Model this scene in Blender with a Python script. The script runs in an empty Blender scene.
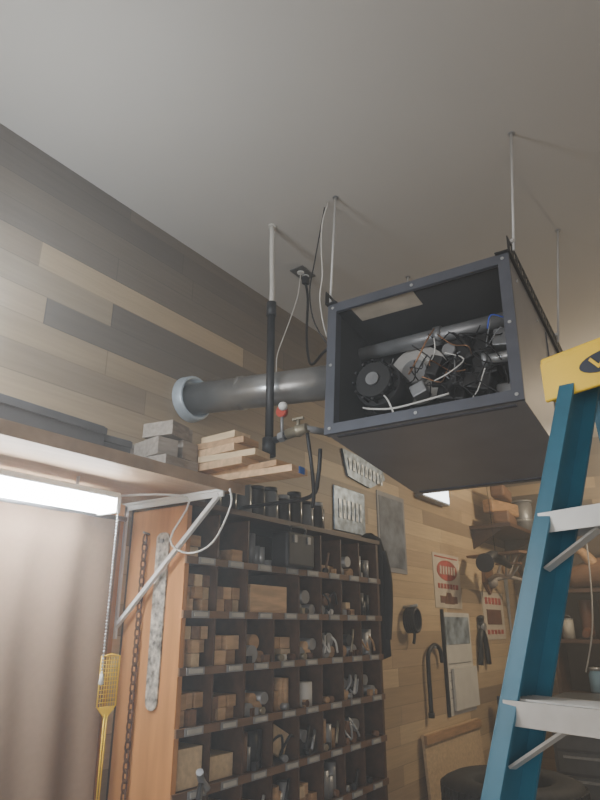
import bpy, bmesh, math, random
from mathutils import Vector, Matrix
V=Vector
S=bpy.context.scene
CZ=1.5
CEIL=3.21
WY=1.9      # plank wall plane
BX=6.3      # far wall plane

# ---------------------------------------------------------------- materials
_m={}
def mat(name,col,rough=0.6,metal=0.0,noise=0.12,scale=12.0,emit=None,estr=0,bump=0.0,stretch=(1,1,1),alpha=None,trans=0):
    if name in _m: return _m[name]
    m=bpy.data.materials.new(name); m.use_nodes=True
    nt=m.node_tree; b=nt.nodes['Principled BSDF']
    b.inputs['Roughness'].default_value=rough; b.inputs['Metallic'].default_value=metal
    if trans: b.inputs['Transmission Weight'].default_value=trans
    tc=nt.nodes.new('ShaderNodeTexCoord'); mp=nt.nodes.new('ShaderNodeMapping'); mp.inputs['Scale'].default_value=stretch
    nz=nt.nodes.new('ShaderNodeTexNoise'); nz.inputs['Scale'].default_value=scale; nz.inputs['Detail'].default_value=5
    nt.links.new(tc.outputs['Object'],mp.inputs[0]); nt.links.new(mp.outputs[0],nz.inputs['Vector'])
    r=nt.nodes.new('ShaderNodeValToRGB')
    r.color_ramp.elements[0].position=0.3; r.color_ramp.elements[1].position=0.7
    r.color_ramp.elements[0].color=tuple(c*(1-noise) for c in col[:3])+(1,)
    r.color_ramp.elements[1].color=tuple(min(1,c*(1+noise)) for c in col[:3])+(1,)
    nt.links.new(nz.outputs['Fac'],r.inputs[0]); nt.links.new(r.outputs[0],b.inputs['Base Color'])
    if bump:
        bp=nt.nodes.new('ShaderNodeBump'); bp.inputs['Strength'].default_value=bump; bp.inputs['Distance'].default_value=0.01
        nt.links.new(nz.outputs['Fac'],bp.inputs['Height']); nt.links.new(bp.outputs[0],b.inputs['Normal'])
    if emit:
        b.inputs['Emission Color'].default_value=tuple(emit)+(1,); b.inputs['Emission Strength'].default_value=estr
    _m[name]=m; return m

def plank_mat(name,axis,h=0.105,length=1.15):
    m=bpy.data.materials.new(name); m.use_nodes=True
    nt=m.node_tree; b=nt.nodes['Principled BSDF']; b.inputs['Roughness'].default_value=0.5
    N=nt.nodes.new; L=nt.links.new
    tc=N('ShaderNodeTexCoord'); sp=N('ShaderNodeSeparateXYZ'); L(tc.outputs['Object'],sp.inputs[0])
    def M(op,a,bb=None):
        n=N('ShaderNodeMath'); n.operation=op
        for i,x in enumerate([a,bb]):
            if x is None: continue
            if isinstance(x,(int,float)): n.inputs[i].default_value=x
            else: L(x,n.inputs[i])
        return n.outputs[0]
    u=sp.outputs[axis]; z=sp.outputs['Z']
    zr=M('DIVIDE',z,h); row=M('FLOOR',zr)
    wn=N('ShaderNodeTexWhiteNoise'); wn.noise_dimensions='1D'; L(row,wn.inputs['W'])
    uo=M('ADD',M('DIVIDE',u,length),M('MULTIPLY',wn.outputs['Value'],7.3)); col=M('FLOOR',uo)
    cb=N('ShaderNodeCombineXYZ'); L(row,cb.inputs[0]); L(col,cb.inputs[1])
    w2=N('ShaderNodeTexWhiteNoise'); w2.noise_dimensions='2D'; L(cb.outputs[0],w2.inputs['Vector'])
    r=N('ShaderNodeValToRGB'); r.color_ramp.interpolation='CONSTANT'
    cols=[(0.0,(0.48,0.35,0.215)),(0.16,(0.54,0.40,0.24)),(0.32,(0.62,0.47,0.285)),(0.46,(0.44,0.32,0.19)),(0.6,(0.58,0.43,0.255)),(0.75,(0.52,0.38,0.23)),(0.93,(0.32,0.235,0.15))]
    e=r.color_ramp.elements
    e[0].position=0; e[0].color=cols[0][1]+(1,); e[1].position=cols[1][0]; e[1].color=cols[1][1]+(1,)
    for p,c in cols[2:]:
        x=e.new(p); x.color=c+(1,)
    L(w2.outputs['Value'],r.inputs[0])
    # upper-wall shade painted into board colours, strongest at ceiling, plus random darker boards
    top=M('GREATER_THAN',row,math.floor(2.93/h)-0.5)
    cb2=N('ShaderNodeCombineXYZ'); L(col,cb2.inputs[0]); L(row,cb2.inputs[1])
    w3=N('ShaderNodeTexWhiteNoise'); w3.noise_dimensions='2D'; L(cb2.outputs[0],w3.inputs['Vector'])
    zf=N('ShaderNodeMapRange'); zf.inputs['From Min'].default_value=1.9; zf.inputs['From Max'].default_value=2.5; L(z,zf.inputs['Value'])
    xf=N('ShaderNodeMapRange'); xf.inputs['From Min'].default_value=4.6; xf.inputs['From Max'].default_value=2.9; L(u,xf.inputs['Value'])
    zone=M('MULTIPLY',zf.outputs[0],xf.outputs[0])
    shade_mix=M('MULTIPLY',zone,M('ADD',0.36,M('MULTIPLY',w3.outputs['Value'],0.38)))
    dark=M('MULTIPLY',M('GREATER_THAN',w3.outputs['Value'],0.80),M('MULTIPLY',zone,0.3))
    fac=M('MINIMUM',M('MAXIMUM',M('MULTIPLY',top,0.90),M('ADD',shade_mix,dark)),0.95)
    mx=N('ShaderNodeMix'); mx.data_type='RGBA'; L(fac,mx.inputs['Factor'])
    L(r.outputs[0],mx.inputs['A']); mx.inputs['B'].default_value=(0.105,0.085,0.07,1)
    # grain
    mp=N('ShaderNodeMapping'); mp.inputs['Scale'].default_value=(2,2,45) ; L(tc.outputs['Object'],mp.inputs[0])
    nz=N('ShaderNodeTexNoise'); nz.inputs['Scale'].default_value=2.0; nz.inputs['Detail'].default_value=6; L(mp.outputs[0],nz.inputs['Vector'])
    g=N('ShaderNodeMapRange'); g.inputs['From Min'].default_value=0.3; g.inputs['From Max'].default_value=0.7; g.inputs['To Min'].default_value=0.9; g.inputs['To Max'].default_value=1.06; L(nz.outputs['Fac'],g.inputs['Value'])
    fz=M('FRACT',zr); fu=M('FRACT',uo)
    gap=M('MAXIMUM',M('LESS_THAN',fz,0.03),M('LESS_THAN',fu,0.004))
    gm=M('SUBTRACT',1.0,M('MULTIPLY',gap,0.35))
    tot=M('MULTIPLY',g.outputs[0],gm)
    vm=N('ShaderNodeVectorMath'); vm.operation='SCALE'; L(mx.outputs['Result'],vm.inputs[0]); L(tot,vm.inputs['Scale'])
    L(vm.outputs[0],b.inputs['Base Color'])
    bp=N('ShaderNodeBump'); bp.inputs['Strength'].default_value=0.4; bp.inputs['Distance'].default_value=0.004; L(gm,bp.inputs['Height']); L(bp.outputs[0],b.inputs['Normal'])
    return m

# ---------------------------------------------------------------- mesh builder
class B:
    def __init__(s,name): s.n=name; s.bm=bmesh.new(); s.ms=[]
    def mi(s,m):
        if m not in s.ms: s.ms.append(m)
        return s.ms.index(m)
    def _fin(s,verts,m,smooth):
        i=s.mi(m); fs=set()
        for v in verts:
            for f in v.link_faces: fs.add(f)
        for f in fs: f.material_index=i; f.smooth=smooth
    def box(s,c,d,m,R=None,bev=0):
        M=Matrix.Translation(V(c))@((R or Matrix()).to_4x4())@Matrix.Diagonal((d[0],d[1],d[2],1))
        r=bmesh.ops.create_cube(s.bm,size=1,matrix=M); vs=r['verts']
        if bev:
            es=list({e for v in vs for e in v.link_edges})
            rr=bmesh.ops.bevel(s.bm,geom=es,offset=bev,segments=2,affect='EDGES',profile=0.5)
            vs=list(set(rr['verts'])|{v for v in vs if v.is_valid})
        s._fin(vs,m,False)
    def mm(s,a,b,m,bev=0):
        a=V(a);b=V(b); s.box((a+b)/2,[abs(x) for x in (b-a)],m,bev=bev)
    def beam(s,p0,p1,side,w,d,m,bev=0):
        p0=V(p0);p1=V(p1); z=(p1-p0); l=z.length; z.normalize()
        x=V(side); x=(x-z*x.dot(z)).normalized(); y=z.cross(x)
        R=Matrix((x,y,z)).transposed()
        s.box((p0+p1)/2,(w,d,l),m,R,bev)
    def cyl(s,p0,p1,r,m,r2=None,seg=20,smooth=True):
        p0=V(p0);p1=V(p1); z=p1-p0; l=z.length
        q=V((0,0,1)).rotation_difference(z.normalized())
        M=Matrix.Translation((p0+p1)/2)@q.to_matrix().to_4x4()
        rr=bmesh.ops.create_cone(s.bm,cap_ends=True,segments=seg,radius1=r,radius2=r if r2 is None else r2,depth=l,matrix=M)
        s._fin(rr['verts'],m,smooth)
        for v in rr['verts']:
            for f in v.link_faces:
                if len(f.verts)>4: f.smooth=False
    def sph(s,c,r,m,sub=2,sc=(1,1,1)):
        M=Matrix.Translation(V(c))@Matrix.Diagonal((sc[0],sc[1],sc[2],1))
        rr=bmesh.ops.create_icosphere(s.bm,subdivisions=sub,radius=r,matrix=M); s._fin(rr['verts'],m,True)
    def tube(s,pts,r,m,seg=8,sm=4,rs=None,closed=False):
        P=[V(p) for p in pts]
        if sm and len(P)>2:
            Q=[];n=len(P); RS=[]
            rng=range(n) if closed else range(n-1)
            for i in rng:
                g=(lambda k:P[k%n]) if closed else (lambda k:P[max(0,min(n-1,k))])
                a,b_,c,d=g(i-1),g(i),g(i+1),g(i+2)
                for k in range(sm):
                    t=k/sm
                    Q.append(0.5*((2*b_)+(c-a)*t+(2*a-5*b_+4*c-d)*t*t+(3*b_-a-3*c+d)*t**3))
                    if rs: RS.append(rs[i]*(1-t)+rs[(i+1)%n]*t)
            if not closed:
                Q.append(P[-1]); 
                if rs: RS.append(rs[-1])
            P=Q; rs=RS if rs else None
        n=len(P); rings=[]; up=None
        for i,p in enumerate(P):
            if closed: t=(P[(i+1)%n]-P[i-1]).normalized()
            else: t=(P[min(n-1,i+1)]-P[max(0,i-1)]).normalized()
            if up is None:
                up=t.orthogonal().normalized()
            up=(up-t*up.dot(t)).normalized(); w=t.cross(up)
            rr=rs[i] if rs else r
            rings.append([s.bm.verts.new(p+(up*math.cos(2*math.pi*k/seg)+w*math.sin(2*math.pi*k/seg))*rr) for k in range(seg)])
        ii=s.mi(m)
        for i in range(n if closed else n-1):
            A=rings[i];C=rings[(i+1)%n]
            for k in range(seg):
                f=s.bm.faces.new((A[k],A[(k+1)%seg],C[(k+1)%seg],C[k])); f.material_index=ii; f.smooth=True
        if not closed:
            for R_ in (rings[0][::-1],rings[-1]):
                f=s.bm.faces.new(R_); f.material_index=ii
    def lathe(s,prof,c,m,seg=32,R=None):
        Mx=Matrix.Translation(V(c))@((R or Matrix()).to_4x4()); ii=s.mi(m); rings=[]
        for r,z in prof:
            rings.append([s.bm.verts.new(Mx@V((r*math.cos(2*math.pi*k/seg),r*math.sin(2*math.pi*k/seg),z))) for k in range(seg)])
        for i in range(len(rings)-1):
            for k in range(seg):
                f=s.bm.faces.new((rings[i][k],rings[i][(k+1)%seg],rings[i+1][(k+1)%seg],rings[i+1][k])); f.material_index=ii; f.smooth=True
    def prism(s,pts,ext,m):
        ii=s.mi(m); e=V(ext)
        a=[s.bm.verts.new(V(p)) for p in pts]; b=[s.bm.verts.new(V(p)+e) for p in pts]
        n=len(a)
        fs=[s.bm.faces.new(a[::-1]),s.bm.faces.new(b)]
        for i in range(n): fs.append(s.bm.faces.new((a[i],a[(i+1)%n],b[(i+1)%n],b[i])))
        for f in fs: f.material_index=ii
    def done(s,M=None,recalc=True):
        if recalc: bmesh.ops.recalc_face_normals(s.bm,faces=s.bm.faces[:])
        me=bpy.data.meshes.new(s.n); s.bm.to_mesh(me); s.bm.free()
        for m in s.ms: me.materials.append(m)
        o=bpy.data.objects.new(s.n,me); S.collection.objects.link(o)
        if M is not None: o.matrix_world=M
        return o
def Rz(a): return Matrix.Rotation(math.radians(a),3,'Z')
def Rx(a): return Matrix.Rotation(math.radians(a),3,'X')
def Ry(a): return Matrix.Rotation(math.radians(a),3,'Y')
rnd=random.Random(7)

# ---------------------------------------------------------------- room
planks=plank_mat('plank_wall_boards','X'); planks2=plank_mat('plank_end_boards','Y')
ceilm=mat('ceiling_paint',(0.50,0.475,0.445),0.9,noise=0.03,scale=1.2)
floorm=mat('concrete_floor',(0.30,0.28,0.26),0.7,noise=0.2,scale=3)
drywall=mat('drywall_paint',(0.50,0.46,0.42),0.9,noise=0.04)
X0=-3.0; Y0=-3.6
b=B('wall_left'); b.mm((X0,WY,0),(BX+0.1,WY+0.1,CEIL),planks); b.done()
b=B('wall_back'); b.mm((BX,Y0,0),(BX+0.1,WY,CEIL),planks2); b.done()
b=B('wall_right'); b.mm((X0,Y0-0.1,0),(BX+0.1,Y0,CEIL),drywall); b.done()
b=B('wall_front')   # has the open garage doorway
b.mm((X0-0.1,Y0,2.5),(X0,WY,CEIL),drywall); b.mm((X0-0.1,0.9,0),(X0,WY,2.5),drywall); b.mm((X0-0.1,Y0,0),(X0,-2.9,2.5),drywall); b.done()
b=B('floor'); b.mm((X0-0.1,Y0-0.1,-0.1),(BX+0.1,WY+0.1,0),floorm); b.done()
b=B('ceiling'); b.mm((X0-0.1,Y0-0.1,CEIL),(BX+0.1,WY+0.1,CEIL+0.1),ceilm); b.done()

# common materials
slate=mat('heater_slate_steel',(0.34,0.34,0.365),0.35,0.35,noise=0.08,scale=6)
slate_d=mat('heater_frame_steel',(0.10,0.107,0.135),0.42,0.3,noise=0.1)
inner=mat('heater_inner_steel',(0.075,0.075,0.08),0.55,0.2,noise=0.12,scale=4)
galv=mat('galvanised_steel',(0.52,0.53,0.54),0.36,0.6,noise=0.15,scale=20)
galvd=mat('aged_galvanised_steel',(0.30,0.305,0.32),0.42,0.5,noise=0.25,scale=9)
rodm=mat('zinc_rod',(0.62,0.61,0.60),0.5,0.2,noise=0.1)
blk=mat('black_plastic',(0.015,0.015,0.017),0.45,noise=0.2)
blkiron=mat('black_iron',(0.03,0.03,0.033),0.5,0.3,noise=0.3)
white=mat('white_paint',(0.72,0.72,0.70),0.5,noise=0.04)
offw=mat('off_white_paper',(0.62,0.60,0.56),0.8,noise=0.06)
brass=mat('brass',(0.34,0.30,0.22),0.45,0.6,noise=0.15)
red=mat('red_plastic',(0.45,0.05,0.03),0.4)
blue=mat('blue_wire',(0.03,0.08,0.5),0.4)
yellow=mat('yellow_plastic',(0.85,0.55,0.02),0.45,noise=0.06)
wood_l=mat('pine_block',(0.56,0.36,0.20),0.65,noise=0.22,scale=8,stretch=(1,6,6))
wood_m=mat('oak_block',(0.42,0.25,0.125),0.65,noise=0.25,scale=8,stretch=(1,6,6))
wood_d=mat('walnut_block',(0.19,0.10,0.055),0.6,noise=0.25,scale=8,stretch=(6,1,6))
wood_p=mat('poplar_block',(0.62,0.46,0.28),0.65,noise=0.15,scale=8,stretch=(6,1,6))
cubw=mat('cubby_varnished_wood',(0.085,0.043,0.024),0.5,noise=0.3,scale=5,stretch=(1,6,6))
orange=mat('orange_varnished_pine',(0.50,0.23,0.08),0.4,noise=0.22,scale=4,stretch=(5,5,0.6))
shelfw=mat('shelf_pine',(0.36,0.23,0.135),0.6,noise=0.2,scale=4,stretch=(0.8,6,6))
rust=mat('rusty_steel',(0.12,0.06,0.035),0.75,0.4,noise=0.4,scale=40)

# ---------------------------------------------------------------- unit heater
b=B('unit_heater')
W=0.70; H=0.545; D=0.86; t=0.012
b.mm((0,0,-t),(D,W,0),slate); b.mm((0,0,-H),(D,W,-H+t),slate)
b.mm((0,0,-H+t),(D,t,-t),slate); b.mm((0,W-t,-H+t),(D,W,-t),slate); b.mm((D-t,t,-H+t),(D,W-t,-t),slate)
fr=0.034; x=-0.006
b.mm((x,-0.004,-fr),(x+0.012,W+0.004,0.004),slate_d); b.mm((x,-0.004,-H-0.004),(x+0.012,W+0.004,-H+fr),slate_d)
b.mm((x,-0.004,-H+fr),(x+0.012,fr,-fr),slate_d); b.mm((x,W-fr,-H+fr),(x+0.012,W+0.004,-fr),slate_d)
b.mm((0.006,fr-0.004,-H+fr),(0.035,fr,-fr),slate_d); b.mm((0.006,W-fr,-H+fr),(0.035,W-fr+0.004,-fr),slate_d)
b.mm((0.006,fr,-H+fr-0.004),(0.035,W-fr,-H+fr),slate_d)
# dark lining inside the burner compartment
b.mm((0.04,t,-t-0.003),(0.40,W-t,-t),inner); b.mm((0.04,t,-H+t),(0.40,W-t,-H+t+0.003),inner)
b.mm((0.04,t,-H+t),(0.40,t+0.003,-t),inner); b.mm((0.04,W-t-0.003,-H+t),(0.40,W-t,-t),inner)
for yy in (0.018,W/2,W-0.018):
    for zz in (-0.016,-H+0.016): b.cyl((x-0.003,yy,zz),(x,yy,zz),0.006,galv,seg=10)
for yy in (0.016,W-0.016): b.cyl((x-0.003,yy,-0.27),(x,yy,-0.27),0.006,galv,seg=10)
b.mm((0.03,0.03,-H-0.004),(0.045,W-0.03,-H),slate_d); b.mm((D-0.05,0.03,-H-0.004),(D-0.035,W-0.03,-H),slate_d)
b.mm((0.55,-0.004,-H+0.02),(0.56,0,-0.02),slate_d)
for xx in (0.1,0.4,0.75): b.cyl((xx,-0.004,-0.05),(xx,0,-0.05),0.006,galv,seg=8)
b.mm((0.40,t,-H+t),(0.41,W-t,-t),inner)
b.mm((0.03,0.36,-t-0.006),(0.13,0.62,-t-0.0035),mat('heater_rating_label',(0.60,0.52,0.42),0.7))
b.cyl((0.25,0.685,-0.10),(0.25,0.02,-0.10),0.030,galvd); b.cyl((0.25,0.36,-0.10),(0.25,0.33,-0.10),0.038,galvd)
b.cyl((0.30,0.45,-0.235),(0.28,0.45,-0.235),0.125,mat('blower_disc',(0.48,0.46,0.44),0.5,0.1),seg=36)
b.cyl((0.28,0.45,-0.235),(0.24,0.45,-0.235),0.05,galvd)
b.cyl((0.26,0.55,-0.32),(0.12,0.55,-0.32),0.092,blk,seg=32); b.cyl((0.12,0.55,-0.32),(0.08,0.55,-0.32),0.07,blk,seg=28)
b.cyl((0.08,0.55,-0.32),(0.07,0.55,-0.32),0.026,galvd)
for k in range(12):
    a=k*math.pi/6; b.box((0.10,0.55+0.08*math.cos(a),-0.32+0.08*math.sin(a)),(0.05,0.008,0.010),blkiron,Rx(math.degrees(a)))
b.box((0.28,0.62,-0.30),(0.12,0.07,0.2),blk,bev=0.01)
b.box((0.30,0.30,-0.32),(0.12,0.11,0.13),blk,Rx(12),bev=0.008); b.box((0.22,0.25,-0.22),(0.08,0.09,0.10),blk,Rx(-15),bev=0.008)
b.box((0.20,0.34,-0.27),(0.08,0.05,0.08),blkiron,Rx(25),bev=0.006); b.box((0.22,0.19,-0.36),(0.08,0.10,0.06),blk,Rx(20),bev=0.006)
b.cyl((0.16,0.28,-0.22),(0.18,0.28,-0.22),0.025,galvd); b.box((0.25,0.17,-0.25),(0.1,0.08,0.17),blkiron,Rx(-8),bev=0.006)
b.cyl((0.2,0.20,-0.18),(0.2,0.31,-0.38),0.015,blkiron); b.cyl((0.2,0.14,-0.37),(0.2,0.36,-0.33),0.013,blkiron)
b.cyl((0.18,0.16,-0.29),(0.18,0.014,-0.29),0.020,galv); b.cyl((0.18,0.16,-0.29),(0.18,0.14,-0.29),0.030,galvd)
b.box((0.26,0.40,-0.46),(0.14,0.3,0.05),inner,bev=0.006); b.box((0.3,0.09,-0.42),(0.12,0.1,0.12),galvd,bev=0.006)
b.box((0.33,0.2,-0.44),(0.1,0.12,0.08),blk,Rx(8),bev=0.006); b.box((0.24,0.09,-0.19),(0.06,0.08,0.07),galvd,Rx(10),bev=0.005); b.box((0.2,0.41,-0.35),(0.06,0.06,0.05),galvd,Rx(-20),bev=0.005)
copper=mat('copper_tube',(0.42,0.22,0.12),0.4,0.6)
wr=[blk,blkiron,white,blk,copper,blkiron,blk,blk,blk,galvd]
for k in range(32):
    y0=rnd.uniform(0.08,0.50); z0=rnd.uniform(-0.38,-0.14); p=[(rnd.uniform(0.1,0.16),y0,z0)]
    for j in range(3):
        y0+=rnd.uniform(-0.08,0.07); z0+=rnd.uniform(-0.08,0.05); p.append((rnd.uniform(0.08,0.22),min(0.62,max(0.06,y0)),max(-0.5,min(-0.08,z0))))
    b.tube(p,0.0026,wr[k%10],seg=5)
b.tube([(0.12,0.12,-0.20),(0.1,0.1,-0.16),(0.12,0.06,-0.17)],0.003,blue,seg=5)
b.tube([(0.14,0.43,-0.30),(0.10,0.38,-0.27),(0.10,0.34,-0.20),(0.13,0.32,-0.14)],0.0035,copper,seg=5)
b.tube([(0.10,0.60,-0.42),(0.06,0.55,-0.45),(0.05,0.46,-0.47),(0.06,0.36,-0.46),(0.08,0.26,-0.44)],0.004,white,seg=6)
b.tube([(0.10,0.52,-0.38),(0.06,0.48,-0.43),(0.05,0.45,-0.50)],0.0035,white,seg=6)
for ys in (-0.006,W+0.006):
    o=-1 if ys<0 else 1
    b.mm((-0.02,ys,0.052),(D+0.12,ys+0.004*o,0.062),blkiron); b.mm((-0.02,ys,0.004),(D+0.12,ys+0.004*o,0.018),blkiron)
    k=-0.02
    while k<D+0.1:
        b.mm((k,ys,0.018),(k+0.024,ys+0.004*o,0.052),blkiron); k+=0.055
    b.mm((-0.02,ys-0.045*o,0.002),(D+0.12,ys+0.004*o,0.006),blkiron)
for k in range(7):
    r=0.04+0.03*k; n=28
    b.tube([(D+0.05-0.004*k,0.35+r*math.cos(2*math.pi*j/n),-0.28+r*math.sin(2*math.pi*j/n)) for j in range(n)],0.003,blkiron,seg=5,sm=0,closed=True)
for k in range(4):
    a=k*math.pi/4; b.cyl((D+0.045,0.35+0.24*math.cos(a),-0.28+0.24*math.sin(a)),(D+0.045,0.35-0.24*math.cos(a),-0.28-0.24*math.sin(a)),0.004,blkiron,seg=6)
b.cyl((D,0.35,-0.28),(D+0.08,0.35,-0.28),0.06,blk)
HM=Matrix.Translation((1.90,0.47,2.70))@Matrix.Rotation(math.radians(3),4,'Z')@Matrix.Rotation(math.radians(5),4,'Y')
b.done(HM)
def hp(x,y,z): return HM@V((x,y,z))
for i,(xx,yy,lx,ly) in enumerate([(1.93,0.407,0.03,-0.016),(1.863,1.13,0.03,W+0.016),(2.65,0.42,0.75,-0.016),(2.62,1.16,0.75,W+0.016)]):
    b=B('threaded_hanger_rod'); e=hp(lx,ly,0.03)
    b.cyl((xx,yy,CEIL),e,0.0050,rodm,seg=8); b.cyl((xx,yy,CEIL-0.003),(xx,yy,CEIL),0.013,galvd,seg=14)
    b.cyl(e+V((0,0,0.03)),e+V((0,0,0.042)),0.010,rodm,seg=6,smooth=False); b.done()

# flue pipe through the wall
b=B('flue_vent_pipe')
zz=2.43; xx=1.955
fluem=mat('dull_flue_steel',(0.40,0.40,0.40),0.28,0.75,noise=0.2,scale=7)
b.cyl((xx-0.12,WY-0.01,zz+0.02),(xx,1.19,zz-0.015),0.070,fluem,seg=36)
b.cyl((xx-0.07,1.62,zz+0.008),(xx-0.075,1.645,zz+0.009),0.073,fluem,seg=36)
b.done()
b=B('wall_thimble')
b.lathe([(0.068,-0.02),(0.080,-0.02),(0.086,-0.045),(0.092,-0.05),(0.10,-0.042),(0.104,0.0)],(xx-0.12,WY-0.001,zz+0.02),mat('thimble_steel',(0.46,0.53,0.60),0.4,0.3),seg=36,R=Rx(-90)); b.done()
# gas line
b=B('gas_supply_pipe')
gx=1.775; gy=1.395
b.cyl((gx,gy,2.72),(gx,gy,2.13),0.016,blkiron); b.cyl((gx,gy,2.75),(gx,gy,2.69),0.020,blkiron)
b.cyl((gx,gy,2.10),(gx,gy,2.17),0.026,blkiron); b.cyl((gx,gy,2.155),(gx,1.25,2.175),0.013,blkiron)
b.cyl((gx,1.345,2.165),(gx,1.32,2.167),0.020,galvd,seg=6,smooth=False)
b.cyl((gx,1.31,2.172),(gx,1.22,2.18),0.019,brass); b.sph((gx,1.26,2.176),0.024,brass)
b.cyl((gx,1.26,2.18),(gx,1.26,2.22),0.007,brass); b.box((gx,1.26,2.222),(0.012,0.05,0.008),brass)
b.cyl((gx,1.23,2.18),(gx+0.165,1.22,2.20),0.013,galvd); b.cyl((gx+0.165,1.235,2.20),(gx+0.165,1.185,2.20),0.013,galvd)
b.cyl((gx,1.335,2.17),(gx,1.335,2.265),0.006,galvd); b.cyl((gx-0.01,1.335,2.265),(gx+0.01,1.335,2.265),0.022,red,seg=14); b.sph((gx-0.015,1.32,2.28),0.018,white)
b.tube([(gx,1.22,2.16),(gx+0.01,1.21,2.05),(gx+0.04,1.22,1.95),(gx+0.06,1.24,1.9)],0.007,blk)
b.done()
b=B('white_conduit'); b.tube([(1.865,1.47,CEIL),(1.855,1.46,3.0),(1.81,1.42,2.85),(gx,gy,2.74)],0.011,offw,seg=12); b.cyl((1.865,1.47,CEIL-0.006),(1.865,1.47,CEIL),0.018,offw); b.done()
b=B('ceiling_outlet')
b.box((2.27,1.583,CEIL-0.004),(0.12,0.08,0.008),mat('outlet_plate',(0.10,0.095,0.09),0.5),bev=0.003)
b.cyl((2.25,1.583,CEIL-0.008),(2.25,1.583,CEIL-0.014),0.018,white); b.cyl((2.295,1.583,CEIL-0.008),(2.295,1.583,CEIL-0.014),0.018,white); b.done()
b=B('black_power_cord')
b.box((2.295,1.583,CEIL-0.035),(0.035,0.03,0.045),blk,bev=0.006)
b.tube([(2.295,1.583,3.16),(2.28,1.56,3.05),(2.24,1.54,2.85),(2.22,1.52,2.72),(2.15,1.45,2.62),(2.10,1.35,2.64),(2.08,1.26,2.66),(2.06,1.20,2.62)],0.0065,blk); b.done()
b=B('white_wire')
b.tube([(2.25,1.583,3.19),(2.22,1.58,3.05),(2.2,1.62,2.9),(2.14,1.64,2.72),(2.08,1.60,2.6),(2.0,1.55,2.55)],0.003,offw,seg=6); b.done()
b=B('thermostat_wire')
b.tube([(1.87,1.17,CEIL),(1.85,1.19,3.1),(1.855,1.20,2.98),(1.86,1.20,2.85),(1.87,1.22,2.75),(1.93,1.23,2.62),(1.97,1.20,2.55)],0.003,offw,seg=6)
b.tube([(1.87,1.19,3.19),(1.88,1.25,2.95),(1.87,1.27,2.8),(1.88,1.25,2.65),(1.95,1.20,2.53)],0.003,blk,seg=6); b.done()
b=B('black_gas_hose'); b.tube([(1.86,1.22,2.12),(1.86,1.23,2.02),(1.87,1.27,1.95),(1.88,1.45,1.945),(1.88,1.62,1.945)],0.008,blk); b.done()

# ---------------------------------------------------------------- wall shelf + brackets
b=B('wall_shelf')
b.mm((-1.2,1.38,1.94),(1.62,WY,1.96),shelfw); b.mm((-1.2,1.375,1.925),(1.62,1.38,1.962),mat('shelf_edge',(0.34,0.225,0.14),0.6,noise=0.2)); b.done()
for bx in (1.54,0.35):
    b=B('shelf_bracket')
    b.mm((bx-0.012,WY-0.006,1.46),(bx+0.012,WY,1.938),white); b.mm((bx-0.004,WY-0.02,1.46),(bx+0.004,WY-0.006,1.938),white)
    b.mm((bx-0.012,1.40,1.930),(bx+0.012,WY-0.006,1.938),white); b.mm((bx-0.004,1.40,1.912),(bx+0.004,WY-0.006,1.932),white)
    b.beam((bx,WY-0.012,1.50),(bx,1.42,1.92),(1,0,0),0.014,0.014,white); b.done()
tubem=mat('fluorescent_diffuser',(0.9,0.95,1.0),0.5,emit=(0.90,0.96,1.0),estr=65)
b=B('fluorescent_shop_light')
b.mm((0.40,1.61,1.885),(1.285,1.70,1.905),white,bev=0.004)
b.mm((0.415,1.615,1.845),(1.27,1.695,1.887),tubem)
b.mm((0.40,1.608,1.84),(0.415,1.702,1.89),white); b.mm((1.27,1.608,1.84),(1.285,1.702,1.89),white)
for xx in (0.55,1.15): b.cyl((xx,1.655,1.905),(xx,1.655,1.94),0.005,galv)
b.done()
b=B('pull_chain')
k=1.84
while k>1.36:
    b.sph((1.275,1.605,k),0.0042,galv,sub=1); k-=0.0095
b.cyl((1.275,1.605,1.85),(1.275,1.605,1.36),0.0012,galv,seg=5); b.lathe([(0.001,0.02),(0.005,0.015),(0.008,-0.01),(0.001,-0.014)],(1.275,1.605,1.355),white,seg=10); b.done()
b=B('extension_cord')
b.tube([(1.29,1.65,1.90),(1.42,1.55,1.915),(1.50,1.52,1.90),(1.50,1.60,1.78),(1.51,1.52,1.73),(1.52,1.42,1.76),(1.51,1.34,1.87),(1.49,1.33,1.92)],0.0035,offw,seg=7); b.done()
dk=mat('dark_tool_case',(0.08,0.075,0.075),0.6)
def carton(c,d,m,r=0,n='storage_box'):
    b=B(n); R=Rz(r)
    b.box(c,d,m,R,bev=0.002); b.box(V(c)+V((0,0,d[2]/2+0.001)),(d[0]*1.0,0.05,0.002),offw,R); b.box(V(c)+V((0,0,d[2]*0.35)),(d[0]*1.03,d[1]*1.03,0.02),m,R); b.done()
carton((0.93,1.60,2.010),(0.34,0.24,0.10),dk,2); carton((1.17,1.62,2.005),(0.13,0.20,0.09),dk,-3)
b=B('scrap_block_stack'); gw=mat('weathered_block',(0.25,0.21,0.175),0.75,noise=0.25,stretch=(1,6,6))
for (x_,y_,z_,dx,dy,dz,r_,m_) in [(1.36,1.54,0.03,0.09,0.16,0.06,5,gw),(1.46,1.56,0.035,0.09,0.14,0.07,-4,gw),(1.36,1.55,0.092,0.08,0.14,0.06,-8,gw),(1.46,1.56,0.105,0.08,0.13,0.065,6,gw),(1.40,1.55,0.165,0.10,0.12,0.05,12,gw),(1.30,1.68,0.06,0.07,0.10,0.12,0,gw),(1.475,1.57,0.165,0.05,0.10,0.055,-5,gw)]:
    b.box((x_,y_,1.961+z_),(dx,dy,dz),m_,Rz(r_),bev=0.002)
b.done()
b=B('lumber_stack')
bl=mat('blue_end_paint',(0.03,0.12,0.45),0.5)
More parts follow.
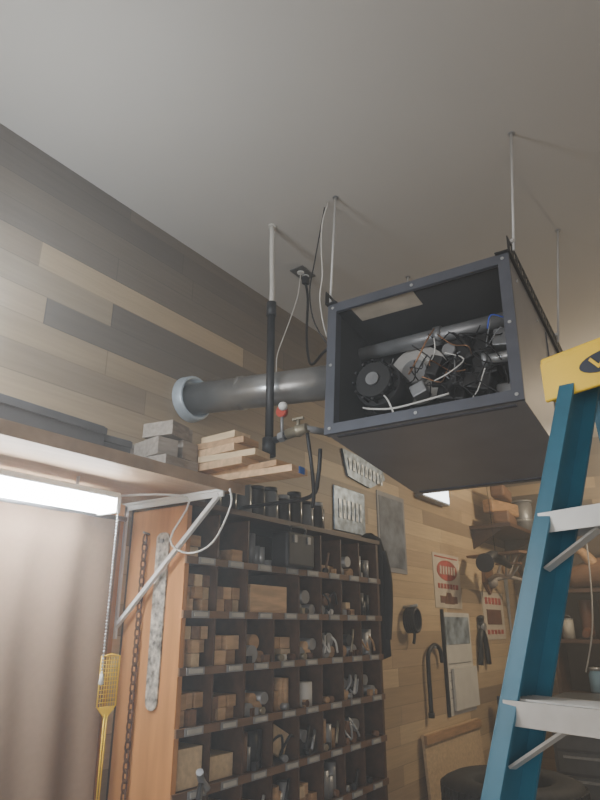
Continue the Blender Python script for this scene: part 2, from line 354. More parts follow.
specs=[(1.575,1.12,0.095,0.022,3,wood_l),(1.585,1.17,0.08,0.020,-4,wood_m),(1.555,1.30,0.09,0.026,0,wood_l),(1.56,1.26,0.09,0.022,5,wood_p),(1.555,1.33,0.085,0.026,-3,wood_l),(1.56,1.31,0.09,0.022,4,wood_m),(1.56,1.34,0.08,0.024,-2,wood_p)]
z=1.961
for i,(x_,ye,w,h,r_,m_) in enumerate(specs):
    y1=[1.62,1.55,1.6,1.5,1.58,1.55,1.5][i]
    b.box((x_,(ye+y1)/2,z+h/2),(w,y1-ye,h),m_,Rz(r_),bev=0.001)
    if i==0: b.box((x_+0.02,ye-0.002,z+h/2),(0.03,0.004,h),bl,Rz(r_))
    z+=h+0.001
b.done()

# ---------------------------------------------------------------- curtain
b=B('window_curtain'); cm=mat('tan_curtain_fabric',(0.23,0.15,0.10),0.9,noise=0.06,scale=60)
ii=b.mi(cm); nx=150; nz=14; g=[]
for i in range(nx+1):
    row=[]; xx=0.4+1.07*i/nx
    for j in range(nz+1):
        zt=1.86-1.6*j/nz; f=0.35+0.65*j/nz
        yy=1.835+0.018*f*math.sin(xx*38+0.6*math.sin(j*0.5))+0.012*f*math.sin(xx*17+1+j*0.15)
        row.append(b.bm.verts.new((xx,yy,zt)))
    g.append(row)
for i in range(nx):
    for j in range(nz):
        f=b.bm.faces.new((g[i][j],g[i+1][j],g[i+1][j+1],g[i][j+1])); f.smooth=True; f.material_index=ii
b.cyl((0.38,1.84,1.87),(1.50,1.84,1.87),0.009,galvd,seg=10)
o=b.done(recalc=False); md=o.modifiers.new('thick','SOLIDIFY'); md.thickness=0.003
b=B('trim_1'); b.mm((1.475,WY-0.02,0),(1.525,WY,1.93),orange); b.done()

# ---------------------------------------------------------------- pigeonhole cabinet
CX0=1.575; CX1=2.96; YF=1.60; ZT=1.93
b=B('pigeonhole_cabinet')
b.mm((CX0,YF,0),(CX0+0.022,WY-0.002,ZT),orange); b.mm((CX1,YF,0),(CX1+0.022,WY-0.002,ZT),cubw); b.mm((CX0,WY-0.012,0),(CX1,WY-0.002,ZT),mat('cabinet_back_board',(0.05,0.03,0.02),0.7))
b.mm((CX0,YF-0.008,ZT-0.02),(CX1+0.03,WY-0.002,ZT),cubw)
lv=[1.73-0.18*k for k in range(10)]; NC=8; cw=(CX1-CX0)/NC
edgem=mat('cabinet_front_edge',(0.17,0.095,0.055),0.4,noise=0.25,scale=6,stretch=(1,6,6))
lab=mat('aged_label_card',(0.46,0.44,0.40),0.8,noise=0.2)
for z in lv:
    b.mm((CX0+0.02,YF,z-0.012),(CX1,WY-0.012,z),cubw); b.mm((CX0+0.0,YF-0.010,z-0.022),(CX1+0.02,YF,z+0.003),edgem)
    for c in range(NC):
        xc=CX0+cw*(c+0.5)+rnd.uniform(-0.02,0.02); b.box((xc,YF-0.0125,z-0.009),(0.085,0.003,0.024),galvd); b.box((xc,YF-0.0145,z-0.009),(0.065,0.003,0.014),lab)
tops=[ZT-0.02]+lv
for c in range(1,NC):
    for r in range(len(lv)):
        if (r==0 and c in (3,4)) or (r==1 and c==3): continue
        b.mm((CX0+cw*c-0.004,YF+0.004,lv[r]),(CX0+cw*c+0.004,WY-0.012,tops[r]-0.012),cubw)
b.done()
def cell(r,c): return CX0+cw*c+0.024+(-0.018 if c>0 else 0), CX0+cw*(c+1)-0.006, lv[r]
WM=[wood_l,wood_m,wood_l,wood_p,wood_m,wood_d]
b=B('wood_block_pile')
def blocks(r,c,nr,nc,h=0.04,fill=1.0,dy=0.03):
    xa,xb,z=cell(r,c); w=(xb-xa-0.008)/nc
    for i in range(nr):
        for j in range(nc):
            if rnd.random()>fill: continue
            yo=YF+0.012+rnd.uniform(0,dy); d=0.14; s_=rnd.uniform(0.82,0.97)
            b.box((xa+w*(j+0.5)+0.002,yo+d/2,z+0.001+h*(i+0.5)),(w*0.93*s_,d,h*0.97),rnd.choice(WM),bev=0.0015)
blocks(1,0,3,3,0.042,0.95); blocks(1,1,2,3,0.045,0.9)
blocks(2,0,3,3,0.044,0.95); blocks(2,1,2,2,0.05,0.8)
blocks(3,0,2,3,0.05,0.9); blocks(3,1,2,3,0.04,0.8)
blocks(4,0,1,1,0.12,1); blocks(4,1,1,1,0.075,1); blocks(5,0,2,2,0.05,1); blocks(5,1,2,2,0.05,1)
blocks(0,0,2,2,0.04,0.8); blocks(0,1,1,2,0.05,0.9); blocks(2,3,2,2,0.045,0.7); blocks(3,5,1,2,0.05,0.6); blocks(0,5,1,3,0.04,0.8); blocks(1,6,2,3,0.03,0.8)
blocks(5,2,1,2,0.07,1); blocks(6,0,2,2,0.05,1); blocks(5,4,2,3,0.04,0.8)
xa,xb,z=cell(1,2); b.box((xa+0.145,YF+0.08,z+0.055),(0.25,0.13,0.105),wood_l,Rz(2),bev=0.002)
xa,xb,z=cell(4,3); b.box((xa+0.08,YF+0.05,z+0.070),(0.11,0.02,0.09),wood_p,Ry(25)); 
b.done()
b=B('pipe_and_dowel_offcuts')
def rounds(r,c,n,rad,ms,stand=False):
    xa,xb,z=cell(r,c)
    for i in range(n):
        rr=rad*rnd.uniform(0.7,1.1); xx=xa+rr+(xb-xa-2*rr)*((i+0.5)/n)
        m_=rnd.choice(ms)
        if stand: b.cyl((xx,YF+0.05,z),(xx,YF+0.05,z+rnd.uniform(0.07,0.13)),rr,m_)
        else:
            zz_=z+rr+(0.0 if i%2==0 else rad*1.5); b.cyl((xx,YF+0.012+rnd.uniform(0,0.03),zz_),(xx+0.01,YF+0.2,zz_),rr,m_)
rounds(2,2,3,0.03,[galvd,galvd,wood_m]); rounds(2,4,4,0.024,[wood_l,galvd,wood_m]); rounds(3,2,4,0.022,[wood_m,galvd,wood_d]); rounds(3,3,3,0.03,[wood_l,wood_m],True)
rounds(3,4,1,0.040,[offw],True); rounds(2,5,3,0.03,[wood_l,brass,galvd]); rounds(4,2,4,0.025,[galvd,blk,wood_d],True); rounds(4,4,3,0.03,[blk,galvd]); rounds(4,5,3,0.03,[galvd,wood_m],True)
rounds(0,2,4,0.02,[galvd,galv],True); rounds(1,5,3,0.028,[blk,galvd,wood_d]); rounds(2,6,3,0.03,[galvd,wood_m,blk]); rounds(3,6,4,0.028,[blk,galvd,wood_l]); rounds(3,7,3,0.03,[blk,galvd]); rounds(4,6,4,0.028,[wood_d,galvd]); rounds(2,7,3,0.03,[galvd,wood_m],True); rounds(1,7,3,0.03,[wood_m,blk],True); rounds(1,4,3,0.03,[galvd,blk]); rounds(0,7,3,0.03,[blk,galvd],True); rounds(0,6,3,0.03,[wood_m,galvd])
rounds(5,3,3,0.03,[galvd,wood_m],True); rounds(5,5,3,0.03,[galvd,wood_m],True)
for (r,c,m_) in ((2,5,offw),(3,6,galvd),(4,3,blk),(1,5,blk),(4,6,galvd),(2,7,wood_m)):
    xa,xb,z=cell(r,c); ph=rnd.uniform(0,6); p=[(xa+0.01+0.12*k/6,YF+0.02+0.02*math.sin(k*2),z+0.06+0.04*math.sin(k*1.7+ph)) for k in range(7)]
    b.tube(p,0.005,m_,seg=8)
# small oddments in front of the bigger pieces
for r in range(0,7):
    for c in range(2,8):
        if (r,c) in ((0,3),(0,4),(1,2),(1,3)): continue
        xa,xb,z=cell(r,c)
        for k in range(rnd.randint(1,3)):
            xx=rnd.uniform(xa+0.02,xb-0.02); q=rnd.random(); m_=rnd.choice([galvd,blk,wood_d,wood_m,brass,rust,blkiron,offw])
            if q<0.35: b.cyl((xx,YF+0.006,z+0.014),(xx+rnd.uniform(-0.01,0.01),YF+0.035,z+0.014),0.013,m_,seg=12)
            elif q<0.7: b.box((xx,YF+0.018,z+0.014),(0.022,0.02,0.027),m_,Rz(rnd.uniform(-20,20)))
            else: b.cyl((max(xa+0.03,xx-0.02),YF+0.012,z+0.02),(min(xb-0.005,xx+0.03),YF+0.03,z+rnd.uniform(0.06,0.12)),0.006,m_,seg=8)
b.done()
b=B('black_tool_case'); xa,_,z=cell(0,3); b.box((xa+0.11,YF-0.005,z+0.076),(0.20,0.09,0.145),blkiron,bev=0.012); b.tube([(xa+0.06,YF-0.03,z+0.147),(xa+0.06,YF-0.03,z+0.172),(xa+0.16,YF-0.03,z+0.172),(xa+0.16,YF-0.03,z+0.147)],0.006,blk); b.box((xa+0.06,YF-0.052,z+0.12),(0.02,0.008,0.03),galvd); b.box((xa+0.16,YF-0.052,z+0.12),(0.02,0.008,0.03),galvd); b.done()
glassm=mat('dark_glass',(0.05,0.045,0.04),0.15,noise=0.1)
gl2=mat('grey_jar_glass',(0.16,0.16,0.16),0.15,noise=0.1)
for i in range(10):
    b=B('storage_jar'); xx=1.69+i*0.092; h=[0.14,0.14,0.13,0.15,0.14,0.15,0.13,0.16,0.13,0.14][i]; m_=[gl2,glassm,glassm,gl2,glassm][i%5]
    b.lathe([(0.001,0),(0.038,0),(0.04,0.01),(0.04,h*0.75),(0.03,h*0.87),(0.03,h*0.9)],(xx,1.68,ZT+0.001),m_,seg=20); b.cyl((xx,1.68,ZT+h*0.87),(xx,1.68,ZT+h),0.033,[galvd,blk,blk][i%3]); b.done()

# things hung on the cabinet side
b=B('hanging_chain')
k=0; z=1.80
b.cyl((1.574,1.79,1.82),(1.545,1.79,1.825),0.004,galvd,seg=6)
while z>0.75:
    n=12; pts=[]
    for j in range(n):
        a=2*math.pi*j/n; u=0.0095*math.cos(a); w=0.019*math.sin(a)
        pts.append((1.555+(u if k%2 else 0),1.79+(0 if k%2 else u),z+w))
    b.tube(pts,0.0036,rust,seg=6,sm=0,closed=True); z-=0.029; k+=1
b.done()
b=B('worn_metal_strap')
strapm=mat('worn_painted_metal',(0.38,0.35,0.30),0.6,0.2,noise=0.85,scale=45)
pts=[]
for k in range(13):
    a=math.pi*k/12; pts.append((1.566,1.708+0.032*math.cos(a),1.80+0.02*math.sin(a)))
for k in range(13):
    a=math.pi+math.pi*k/12; pts.append((1.566,1.708+0.028*math.cos(a),1.27+0.03*math.sin(a)))
b.prism(pts,(0.006,0,0),strapm); b.cyl((1.56,1.708,1.79),(1.568,1.708,1.79),0.008,galvd); b.done()
b=B('fly_swatter')
cy=1.775; cxx=1.44; zt=1.41; zb=1.26; hw=0.036
for k in range(8):
    x_=cxx-hw+2*hw*k/7; b.cyl((x_,cy,zt),(x_,cy,zb+0.0),0.0012,yellow,seg=5)
for k in range(13):
    z_=zt+(zb-zt)*k/12; b.cyl((cxx-hw,cy,z_),(cxx+hw,cy,z_),0.0012,yellow,seg=5)
b.tube([(cxx-hw,cy,zb),(cxx-hw,cy,zt),(cxx,cy,zt+0.006),(cxx+hw,cy,zt),(cxx+hw,cy,zb)],0.003,yellow,seg=6,sm=0)
b.prism([(cxx-hw,cy-0.002,zb),(cxx+hw,cy-0.002,zb),(cxx+0.008,cy-0.002,zb-0.03),(cxx-0.008,cy-0.002,zb-0.03)],(0,0.004,0),yellow)
b.cyl((cxx-0.004,cy,zb-0.02),(cxx-0.002,cy,0.98),0.0025,yellow,seg=8); b.cyl((cxx+0.006,cy,zb-0.02),(cxx+0.006,cy,0.98),0.0025,yellow,seg=8); b.done()
b=B('claw_hammer'); xa,_,z=cell(4,0)
b.tube([(xa-0.04,YF-0.14,z-0.10),(xa+0.0,YF-0.10,z-0.06),(xa+0.04,YF-0.06,z-0.02),(xa+0.08,YF-0.03,z+0.02)],0.012,blk,rs=[0.015,0.012,0.010,0.010]); b.tube([(xa+0.05,YF-0.05,z+0.06),(xa+0.08,YF-0.03,z+0.03),(xa+0.11,YF-0.03,z+0.0)],0.012,galvd); b.done()
b=B('hanging_jacket'); jm=mat('black_canvas',(0.018,0.018,0.02),0.9,noise=0.3)
n=24; rings=[]; ii=b.mi(jm)
for (z,wx,wy) in [(1.985,0.01,0.02),(1.95,0.03,0.07),(1.85,0.035,0.10),(1.7,0.035,0.09),(1.52,0.04,0.095),(1.36,0.045,0.10),(1.34,0.02,0.05)]:
    rings.append([b.bm.verts.new((3.05+wx*math.cos(2*math.pi*k/n)*(1+0.15*math.sin(5*k+z*3)),1.69+wy*math.sin(2*math.pi*k/n)*(1+0.1*math.sin(4*k)),z)) for k in range(n)])
for i in range(len(rings)-1):
    for k in range(n):
        f=b.bm.faces.new((rings[i][k],rings[i][(k+1)%n],rings[i+1][(k+1)%n],rings[i+1][k])); f.smooth=True; f.material_index=ii
b.bm.faces.new(rings[0]); b.bm.faces.new(rings[-1][::-1])
b.tube([(3.06,1.62,1.88),(3.07,1.60,1.75),(3.07,1.60,1.6),(3.06,1.61,1.44)],0.03,jm,rs=[0.03,0.03,0.028,0.025]); b.done()

# ---------------------------------------------------------------- wall signs & hanging items
def flat(name,x0,x1,z0,z1,base,extra=None,th=0.006):
    b=B(name); b.mm((x0,WY-th,z0),(x1,WY,z1),base)
    if extra: extra(b)
    return b.done()
slv=mat('embossed_tin',(0.20,0.25,0.32),0.4,0.5,noise=0.6,scale=25); slv2=mat('embossed_tin_letters',(0.42,0.45,0.48),0.4,0.4,noise=0.4,scale=25)
b=B('embossed_tin_sign')
b.prism([(3.12,WY-0.014,2.52),(3.62,WY-0.014,2.50),(3.66,WY-0.014,2.42),(3.45,WY-0.014,2.33),(3.18,WY-0.014,2.36)],(0,0.012,0),slv)
for k in range(9):
    b.box((3.2+k*0.05,WY-0.016,2.44-0.004*k),(0.026,0.006,0.07),slv2,Ry(rnd.uniform(-15,15))); b.box((3.2+k*0.05,WY-0.018,2.44-0.004*k),(0.010,0.006,0.03),slv)
b.done()
b=B('license_plate_sign'); b.mm((3.02,WY-0.01,2.02),(3.38,WY-0.002,2.28),slv,bev=0.004)
for k in range(6): b.box((3.08+k*0.048,WY-0.012,2.15),(0.024,0.006,0.11),slv2); b.box((3.08+k*0.048,WY-0.014,2.15),(0.009,0.006,0.05),slv)
b.done()
def grey_poster(b):
    g1=mat('poster_grey',(0.15,0.17,0.21),0.6,noise=0.6,scale=9)
    b.mm((3.575,WY-0.008,1.86),(3.915,WY-0.006,2.31),g1)
flat('framed_photo_poster',3.55,3.94,1.83,2.34,mat('poster_border',(0.26,0.26,0.28),0.5),grey_poster)
redp=mat('sign_red',(0.42,0.08,0.06),0.6,noise=0.25); cream=mat('sign_cream',(0.58,0.51,0.41),0.6,noise=0.08); brn=mat('sign_brown',(0.16,0.07,0.04),0.6)
def diner(b):
    n=24
    b.prism([(4.62+0.19*math.cos(2*math.pi*k/n),WY-0.009,1.90+0.075*math.sin(2*math.pi*k/n)) for k in range(n)],(0,0.003,0),redp)
    for k in range(6): b.box((4.49+k*0.052,WY-0.011,1.90),(0.028,0.003,0.06),cream,Ry(8))
    for k in range(7): b.box((4.45+k*0.057,WY-0.008,1.785),(0.035,0.004,0.035),redp)
    b.mm((4.46,WY-0.008,1.665),(4.78,WY-0.005,1.715),brn); b.mm((4.40,WY-0.008,1.99),(4.84,WY-0.005,2.0),redp)
    b.prism([(4.54,WY-0.009,1.66),(4.72,WY-0.009,1.66),(4.66,WY-0.009,1.74),(4.58,WY-0.009,1.74)],(0,0.003,0),brn)
flat('vintage_diner_sign',4.37,4.87,1.63,2.02,cream,diner)
def calend(b):
    g1=mat('calendar_picture',(0.26,0.31,0.36),0.6,noise=0.6,scale=10)
    b.mm((4.50,WY-0.010,1.38),(4.96,WY-0.007,1.57),g1)
    for k in range(5): b.mm((4.52,WY-0.010,1.03+k*0.055),(4.94,WY-0.007,1.034+k*0.055),galvd)
    b.mm((4.55,WY-0.03,0.95),(5.0,WY-0.012,1.22),offw)
    b.mm((4.445,WY-0.02,0.92),(4.465,WY,1.62),blkiron)
flat('wall_calendar',4.47,4.99,0.92,1.60,offw,calend)
def pizza(b):
    for k in range(5): b.box((5.42+k*0.085,WY-0.008,1.71),(0.055,0.004,0.055),redp)
    for k in range(5): b.box((5.42+k*0.085,WY-0.008,1.46),(0.055,0.004,0.035),redp)
    b.box((5.59,WY-0.008,1.58),(0.36,0.004,0.12),brn)
flat('vintage_tin_sign',5.33,5.85,1.40,1.78,cream,pizza)
b=B('lit_wall_sign'); b.mm((4.15,WY-0.06,2.39),(4.65,WY-0.002,2.59),galvd); b.mm((4.165,WY-0.064,2.405),(4.635,WY-0.06,2.575),mat('sign_panel_glow',(0.9,0.95,1),emit=(0.9,0.97,1),estr=5)); b.mm((4.15,WY-0.066,2.57),(4.65,WY-0.06,2.59),galv); b.done()
b=B('walking_cane'); b.tube([(4.12,WY-0.03,0.98),(4.12,WY-0.03,1.1),(4.12,WY-0.03,1.25),(4.14,WY-0.03,1.34),(4.24,WY-0.03,1.385),(4.33,WY-0.03,1.35),(4.35,WY-0.03,1.27)],0.014,blkiron,seg=10); b.cyl((4.22,WY,1.37),(4.22,WY-0.05,1.37),0.008,galvd); b.cyl((4.12,WY-0.03,0.98),(4.12,WY-0.03,0.95),0.02,blk); b.done()
b=B('coiled_hose')
for k in range(5):
    n=20; b.tube([(3.86+0.06*math.cos(2*math.pi*j/n)+0.005*k,WY-0.03-0.012*k,1.54+0.07*math.sin(2*math.pi*j/n)) for j in range(n)],0.010,blk,seg=6,sm=0,closed=True)
b.tube([(3.92,WY-0.04,1.54),(3.92,WY-0.04,1.45),(3.9,WY-0.04,1.40)],0.010,blk); b.cyl((3.86,WY,1.62),(3.86,WY-0.1,1.63),0.01,galv); b.done()
b=B('hanging_bolt_cutter')
b.tube([(5.10,WY-0.03,1.22),(5.13,WY-0.03,1.40),(5.19,WY-0.03,1.50),(5.17,WY-0.03,1.58)],0.022,blk); b.tube([(5.28,WY-0.03,1.22),(5.25,WY-0.03,1.40),(5.18,WY-0.03,1.50),(5.21,WY-0.03,1.58)],0.022,blk); b.cyl((5.19,WY,1.5),(5.19,WY-0.06,1.5),0.03,galvd); b.done()
b=B('rolled_mat'); nav=mat('navy_foam',(0.03,0.045,0.09),0.8)
b.cyl((5.28,1.76,0.0),(5.28,1.76,0.99),0.07,nav,seg=24); b.cyl((5.28,1.76,0.99),(5.28,1.76,0.993),0.03,blk,seg=16)
for z in (0.3,0.75): b.cyl((5.28,1.76,z),(5.28,1.76,z+0.03),0.072,blk,seg=24)
b.done()
# hand saw, wrenches and a coil of rope on the walls in the far corner
b=B('hand_saw'); b.prism([(5.95,WY-0.012,1.95),(6.05,WY-0.012,1.95),(6.02,WY-0.012,1.42),(5.98,WY-0.012,1.42)],(0,0.004,0),galv)
b.tube([(5.94,WY-0.015,2.02),(5.94,WY-0.015,2.12),(6.06,WY-0.015,2.12),(6.06,WY-0.015,2.02),(6.0,WY-0.015,1.95)],0.014,wood_m,closed=True); b.cyl((6.0,WY,2.10),(6.0,WY-0.04,2.10),0.006,galv); b.done()
for i in range(4):
    b=B('combination_wrench'); yy=1.84-0.075*i; L=0.30-0.03*i; z1=1.75
    b.beam((BX-0.012,yy,z1),(BX-0.012,yy,z1-L),(0,1,0),0.02,0.008,galv); b.cyl((BX-0.018,yy,z1),(BX-0.006,yy,z1),0.024,galv,seg=12); b.tube([(BX-0.012,yy-0.02,z1-L-0.035),(BX-0.012,yy-0.018,z1-L-0.005),(BX-0.012,yy,z1-L+0.005),(BX-0.012,yy+0.018,z1-L-0.005),(BX-0.012,yy+0.02,z1-L-0.035)],0.005,galv); b.cyl((BX-0.001,yy,z1),(BX-0.03,yy,z1),0.005,blk); b.done()
b=B('rope_coil')
for k in range(6):
    n=24; b.tube([(BX-0.03-0.01*k,1.71+(0.11+0.004*k)*math.cos(2*math.pi*j/n),2.04+(0.14+0.003*k)*math.sin(2*math.pi*j/n)) for j in range(n)],0.009,[blkiron,wood_m][k%2],seg=6,sm=0,closed=True)
b.cyl((BX-0.001,1.71,2.17),(BX-0.12,1.71,2.18),0.008,galvd); b.done()

# high shelf in the far corner with odds and ends
b=B('corner_shelf'); b.mm((5.2,1.55,2.28),(BX-0.002,WY,2.31),cubw)
for xx in (5.25,6.1): b.prism([(xx,WY,2.28),(xx,1.62,2.28),(xx,WY,2.12)],(0.02,0,0),cubw)
b.done()
b=B('deer_antler_mount')
am=mat('antler_bone',(0.30,0.26,0.23),0.5,noise=0.2); zo=-0.12
b.prism([(5.40,WY-0.03,2.1+zo),(5.6,WY-0.03,2.1+zo),(5.62,WY-0.03,1.98+zo),(5.5,WY-0.03,1.88+zo),(5.38,WY-0.03,1.98+zo)],(0,0.03,0),wood_d)
for s_ in (-1,1):
    b.tube([(5.5+0.03*s_,WY-0.04,2.0+zo),(5.5+0.14*s_,WY-0.15,2.03+zo),(5.5+0.26*s_,WY-0.28,2.0+zo),(5.5+0.30*s_,WY-0.38,2.08+zo)],0.014,am,rs=[0.02,0.018,0.014,0.005])
    b.tube([(5.5+0.14*s_,WY-0.15,2.03+zo),(5.5+0.15*s_,WY-0.2,2.14+zo),(5.5+0.14*s_,WY-0.24,2.2+zo)],0.01,am,rs=[0.015,0.01,0.004])
    b.tube([(5.5+0.23*s_,WY-0.25,2.01+zo),(5.5+0.26*s_,WY-0.27,2.11+zo),(5.5+0.25*s_,WY-0.3,2.18+zo)],0.01,am,rs=[0.013,0.009,0.004])
b.sph((5.5,WY-0.05,1.98+zo),0.05,am); b.done()
b=B('firewood_slab'); b.box((5.50,1.68,2.37),(0.5,0.14,0.11),wood_d,Rz(10),bev=0.02); b.box((5.55,1.72,2.49),(0.46,0.1,0.12),wood_m,Rz(-12),bev=0.02); b.box((5.5,1.69,2.61),(0.40,0.12,0.11),wood_d,Rz(8),bev=0.02); b.done()
b=B('metal_stove_pipe'); b.cyl((6.0,1.66,2.311),(6.0,1.66,2.62),0.085,galvd); b.cyl((6.0,1.66,2.42),(6.0,1.66,2.44),0.09,galv); b.cyl((6.0,1.66,2.60),(6.0,1.66,2.62),0.092,galvd); b.done()
b=B('model_airplane'); z=2.0; b.tube([(4.72,1.62,z-0.05),(4.80,1.61,z),(4.98,1.61,z+0.01),(5.22,1.60,z-0.04)],0.04,blkiron,rs=[0.02,0.045,0.045,0.02]); b.box((4.93,1.61,z+0.03),(0.10,0.50,0.018),wood_d,Rz(-20)); b.box((5.20,1.60,z-0.02),(0.06,0.20,0.012),wood_d); b.box((5.20,1.60,z+0.03),(0.06,0.012,0.09),blkiron)
b.cyl((4.69,1.62,z-0.05),(4.70,1.62,z-0.05),0.07,blkiron,seg=16); b.cyl((4.96,1.62,z+0.04),(4.98,1.66,CEIL),0.002,blk,seg=5); b.done()

# back wall furniture
RX=BX-0.004
b=B('back_storage_rack')
for z in (0.95,1.37,1.78,2.47): b.mm((5.95,0.2,z),(RX,1.5,z+0.03),cubw)
b.mm((5.95,1.5,0.0),(RX,1.53,2.5),cubw); b.mm((5.95,0.17,0),(RX,0.2,2.5),cubw); b.mm((RX-0.01,0.2,0.95),(RX,1.5,2.47),mat('rack_back_board',(0.10,0.07,0.05),0.8)); b.done()
b=B('driftwood_log'); b.tube([(6.08,0.45,1.93),(6.08,0.8,1.95),(6.1,1.1,1.95),(6.1,1.35,1.90)],0.1,wood_d,rs=[0.09,0.12,0.12,0.08],seg=14); b.tube([(6.06,1.1,1.98),(6.03,1.2,2.12),(6.05,1.32,2.2)],0.04,wood_m,rs=[0.06,0.04,0.02]); b.tube([(6.08,0.5,2.08),(6.05,0.8,2.14),(6.05,1.0,2.2)],0.05,wood_d,rs=[0.06,0.06,0.04]); b.done()
bootm=mat('boot_leather',(0.13,0.055,0.032),0.5,noise=0.3)
for yb in (0.92,1.10,1.26):
    b=B('leather_boot'); z=1.401
    b.tube([(6.14,yb,z+0.32),(6.14,yb,z+0.16),(6.14,yb,z+0.07)],0.05,bootm,rs=[0.06,0.05,0.05],seg=12); b.tube([(6.19,yb,z+0.05),(6.11,yb,z+0.05),(6.04,yb,z+0.045),(5.99,yb,z+0.04)],0.05,bootm,rs=[0.045,0.048,0.042,0.028],seg=12); b.box((6.10,yb,z+0.008),(0.22,0.08,0.016),blk,bev=0.006); b.done()
for i,(yb,c) in enumerate([(1.42,(0.5,0.47,0.40)),(0.78,(0.35,0.14,0.10)),(0.65,(0.2,0.3,0.45)),(0.45,(0.5,0.5,0.5))]):
    b=B('paint_can'); m_=mat('can_label_%d'%i,c,0.4); z=1.401
    b.cyl((6.1,yb,z),(6.1,yb,z+0.16),0.05,m_); b.cyl((6.1,yb,z+0.16),(6.1,yb,z+0.168),0.052,galv); b.tube([(6.1,yb-0.05,z+0.14),(6.05,yb-0.03,z+0.19),(6.05,yb+0.03,z+0.19),(6.1,yb+0.05,z+0.14)],0.002,galv,seg=5); b.done()
for i in range(5):
    b=B('glass_jar'); yb=0.45+i*0.2; m_=mat('blue_jar_glass',(0.18,0.32,0.45),0.15,noise=0.1)
    b.lathe([(0.001,0),(0.055,0),(0.06,0.015),(0.06,0.14),(0.045,0.17),(0.045,0.18)],(6.1,yb,0.981),m_,seg=18); b.cyl((6.1,yb,1.155),(6.1,yb,1.18),0.05,galv); b.done()
b=B('tool_chest'); tcm=mat('tool_chest_enamel',(0.13,0.135,0.15),0.35,0.3)
b.mm((5.1,0.85,0.06),(5.6,1.40,1.02),tcm,bev=0.01)
for k in range(6):
    z0=0.12+0.145*k; b.mm((5.085,0.88,z0),(5.1,1.37,z0+0.125),mat('drawer_front',(0.2,0.205,0.22),0.3,0.4)); b.mm((5.065,0.92,z0+0.09),(5.085,1.33,z0+0.105),galv)
for xx in (5.16,5.54):
    for yy in (0.91,1.34): b.cyl((xx,yy-0.015,0.03),(xx,yy+0.015,0.03),0.03,blk)
b.done()
b=B('plywood_sheet'); b.box((4.45,1.845,0.44),(0.95,0.018,0.86),wood_p,Rx(-4)); b.box((4.45,1.855,0.84),(0.95,0.02,0.05),wood_m,Rx(-4)); b.done()
tm=mat('tyre_rubber',(0.03,0.03,0.032),0.7,noise=0.3,scale=30)
for k in range(4):
    b=B('tyre'); c=(3.75+0.015*(k%2),1.30-0.01*k,0.187*k+0.001)
    h=0.185
    b.lathe([(0.20,0.02),(0.23,0.005),(0.31,0.0),(0.355,0.02),(0.37,0.05),(0.37,h-0.05),(0.355,h-0.02),(0.31,h),(0.23,h-0.005),(0.20,h-0.02),(0.19,h/2),(0.20,0.02)],c,tm,seg=56)
    for j in range(56):
        a=2*math.pi*j/56
        for q in (0,1): b.box(V(c)+V((0.371*math.cos(a+q*0.05),0.371*math.sin(a+q*0.05),0.06+0.065*q)),(0.01,0.028,0.05),tm,Rz(math.degrees(a)))
    b.done()

# ---------------------------------------------------------------- step ladder
b=B('step_ladder')
fib=mat('blue_fibreglass',(0.018,0.115,0.18),0.42,noise=0.1,scale=20); alu=mat('aluminium',(0.58,0.57,0.55),0.42,0.5,noise=0.08,scale=30)
Wd=V((0.342,0.940,0)); Fd=V((-0.940,0.342,0)); Z=V((0,0,1))
cl=V((1.262,0.228,0)); ctr=cl-Wd*0.20; ZC=1.93
def fr_pt(side,z,back=False):
    d=ZC-z
    return ctr+Wd*side*(0.168+0.12*d)+(Fd*(0.040+0.345*d) if not back else -Fd*(0.045+0.33*d))+Z*z
for sd in (1,-1):
    for back in (False,True):
        p0=fr_pt(sd,1.955,back); p1=fr_pt(sd,0.02,back)
        wdt=0.080 if not back else 0.055
        ax=(p1-p0).normalized(); f=(Fd-ax*Fd.dot(ax)).normalized(); w=ax.cross(f); w=w if w.dot(Wd)>0 else -w
        b.beam(p0,p1,w,0.005,wdt,fib)
        for q in (-1,1):
            o=f*q*(wdt/2-0.0025)-w*sd*0.014
            b.beam(p0+o,p1+o,w,0.028,0.005,fib)
        b.beam(p1-ax*0.05,p1+ax*0.0,w,0.034,wdt+0.01,blk)
steps=[1.68,1.395,1.10,0.80,0.50,0.20]
for z in steps:
    a=fr_pt(1,z)-Wd*0.004; c=fr_pt(-1,z)+Wd*0.004
    b.beam(a,c,Z,0.004,0.082,alu)
    b.beam(a+Fd*0.041-Z*0.015,c+Fd*0.041-Z*0.015,Z,0.034,0.004,alu); b.beam(a-Fd*0.041-Z*0.015,c-Fd*0.041-Z*0.015,Z,0.034,0.004,alu)
    for k in range(6): b.beam(a+Fd*(-0.03+0.012*k)+Z*0.003,c+Fd*(-0.03+0.012*k)+Z*0.003,Z,0.003,0.003,alu)
    for sd in (1,-1):
        e=fr_pt(sd,z); s0=e-Wd*sd*0.085-Z*0.03; s1=fr_pt(sd,z-0.09)-Wd*sd*0.01
        b.beam(s0,s1,Fd,0.022,0.004,alu); 
        b.cyl(e+Wd*sd*0.003,e+Wd*sd*0.008,0.007,alu,seg=8)
for z in (1.6,1.2,0.8,0.4):
    b.beam(fr_pt(1,z,True),fr_pt(-1,z,True),Z,0.028,0.012,alu)
for sd in (1,-1):
    b.beam(fr_pt(sd,1.05)-Wd*sd*0.02,fr_pt(sd,1.12,True)-Wd*sd*0.02,Z,0.02,0.004,alu)
R=Matrix((Wd,V((-Wd.y,Wd.x,0)),Z)).transposed()
b.box(ctr+Z*1.982,(0.41,0.165,0.026),yellow,R,bev=0.006)
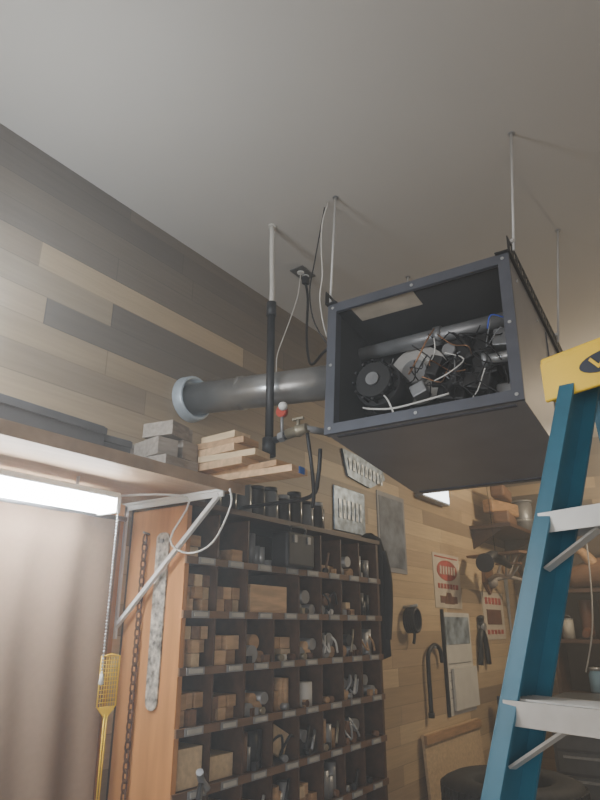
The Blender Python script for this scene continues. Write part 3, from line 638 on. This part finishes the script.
for q in (-1,1):
    b.box(ctr+Fd*q*0.078+Z*1.945,(0.41,0.010,0.08),yellow,R,bev=0.003)
    b.box(ctr+Wd*q*0.199+Z*1.948,(0.012,0.160,0.074),yellow,R,bev=0.003)
n=24
badge=mat('ladder_badge_black',(0.015,0.02,0.04),0.5)
dd=ctr+Fd*0.0832+Z*1.947
b.prism([dd+Wd*(0.055*math.cos(2*math.pi*k/n)+0.07)+Z*0.02*math.sin(2*math.pi*k/n) for k in range(n)],Fd*0.002,badge)
for k in range(4):
    b.beam(dd+Fd*0.003+Wd*(0.102-0.016*k)+Z*(0.010 if k%2==0 else -0.010),dd+Fd*0.003+Wd*(0.086-0.016*k)+Z*(-0.010 if k%2==0 else 0.010),Wd,0.006,0.002,yellow)
b.box(ctr+Z*1.996,(0.22,0.05,0.004),mat('ladder_cap_recess',(0.45,0.28,0.01),0.6),R)
b.done()
b=B('hanging_cable'); b.tube([(4.9,0.92,CEIL),(4.9,0.93,2.4),(4.95,0.95,1.9),(5.0,1.0,1.5),(5.06,1.1,1.2)],0.005,offw); b.done()

b=B('added_uplight'); b.cyl((0.55,1.70,1.961),(0.55,1.70,1.98),0.06,blk); b.cyl((0.55,1.70,1.98),(0.55,1.70,2.10),0.007,galv,seg=8)  # added lamp outside the view, there to lighten the left wall
b.lathe([(0.025,0),(0.04,0.02),(0.085,0.09),(0.088,0.09),(0.042,0.015),(0.02,-0.005)],(0.55,1.70,2.10),galv,seg=24); b.sph((0.55,1.70,2.15),0.028,mat('added_uplight_bulb',(1,1,1),emit=(0.9,0.96,1),estr=6)); b.done()

# ---------------------------------------------------------------- lights
def area(name,loc,rot,sx,sy,p,col):
    l=bpy.data.lights.new(name,'AREA'); l.shape='RECTANGLE'; l.size=sx; l.size_y=sy; l.energy=p; l.color=col
    o=bpy.data.objects.new(name,l); o.location=loc; o.rotation_euler=[math.radians(a) for a in rot]; S.collection.objects.link(o); return o
def point(name,loc,p,col,r=0.1):
    l=bpy.data.lights.new(name,'POINT'); l.energy=p; l.color=col; l.shadow_soft_size=r
    o=bpy.data.objects.new(name,l); o.location=loc; S.collection.objects.link(o)
area('garage_doorway_daylight',(-2.95,-1.0,1.3),(0,-95,0),2.3,3.6,130,(1.0,0.965,0.92))
point('added_left_fill',(0.62,1.42,2.30),28,(0.85,0.94,1.0),0.12)  # added fill brightening the left wall and the haze beside it
point('far_bench_bulb',(5.0,0.3,2.75),75,(1.0,0.82,0.56),0.06)
w=bpy.data.worlds.new('World'); S.world=w; w.use_nodes=True
nt=w.node_tree
nt.nodes['Background'].inputs[0].default_value=(0.75,0.83,1,1); nt.nodes['Background'].inputs[1].default_value=0.6
# thin haze volume added to soften contrast and spread glare
vs=nt.nodes.new('ShaderNodeVolumeScatter'); vs.inputs['Density'].default_value=0.065; vs.inputs['Anisotropy'].default_value=0.3
nt.links.new(vs.outputs[0],nt.nodes['World Output'].inputs['Volume'])

# ---------------------------------------------------------------- camera
c=bpy.data.cameras.new('camera'); co=bpy.data.objects.new('camera',c); S.collection.objects.link(co)
c.sensor_fit='VERTICAL'; c.sensor_height=36; c.lens=27.9; c.clip_start=0.02
co.location=(0,0,CZ); co.rotation_euler=(math.radians(110.1),0,math.radians(-54.8))
S.camera=co
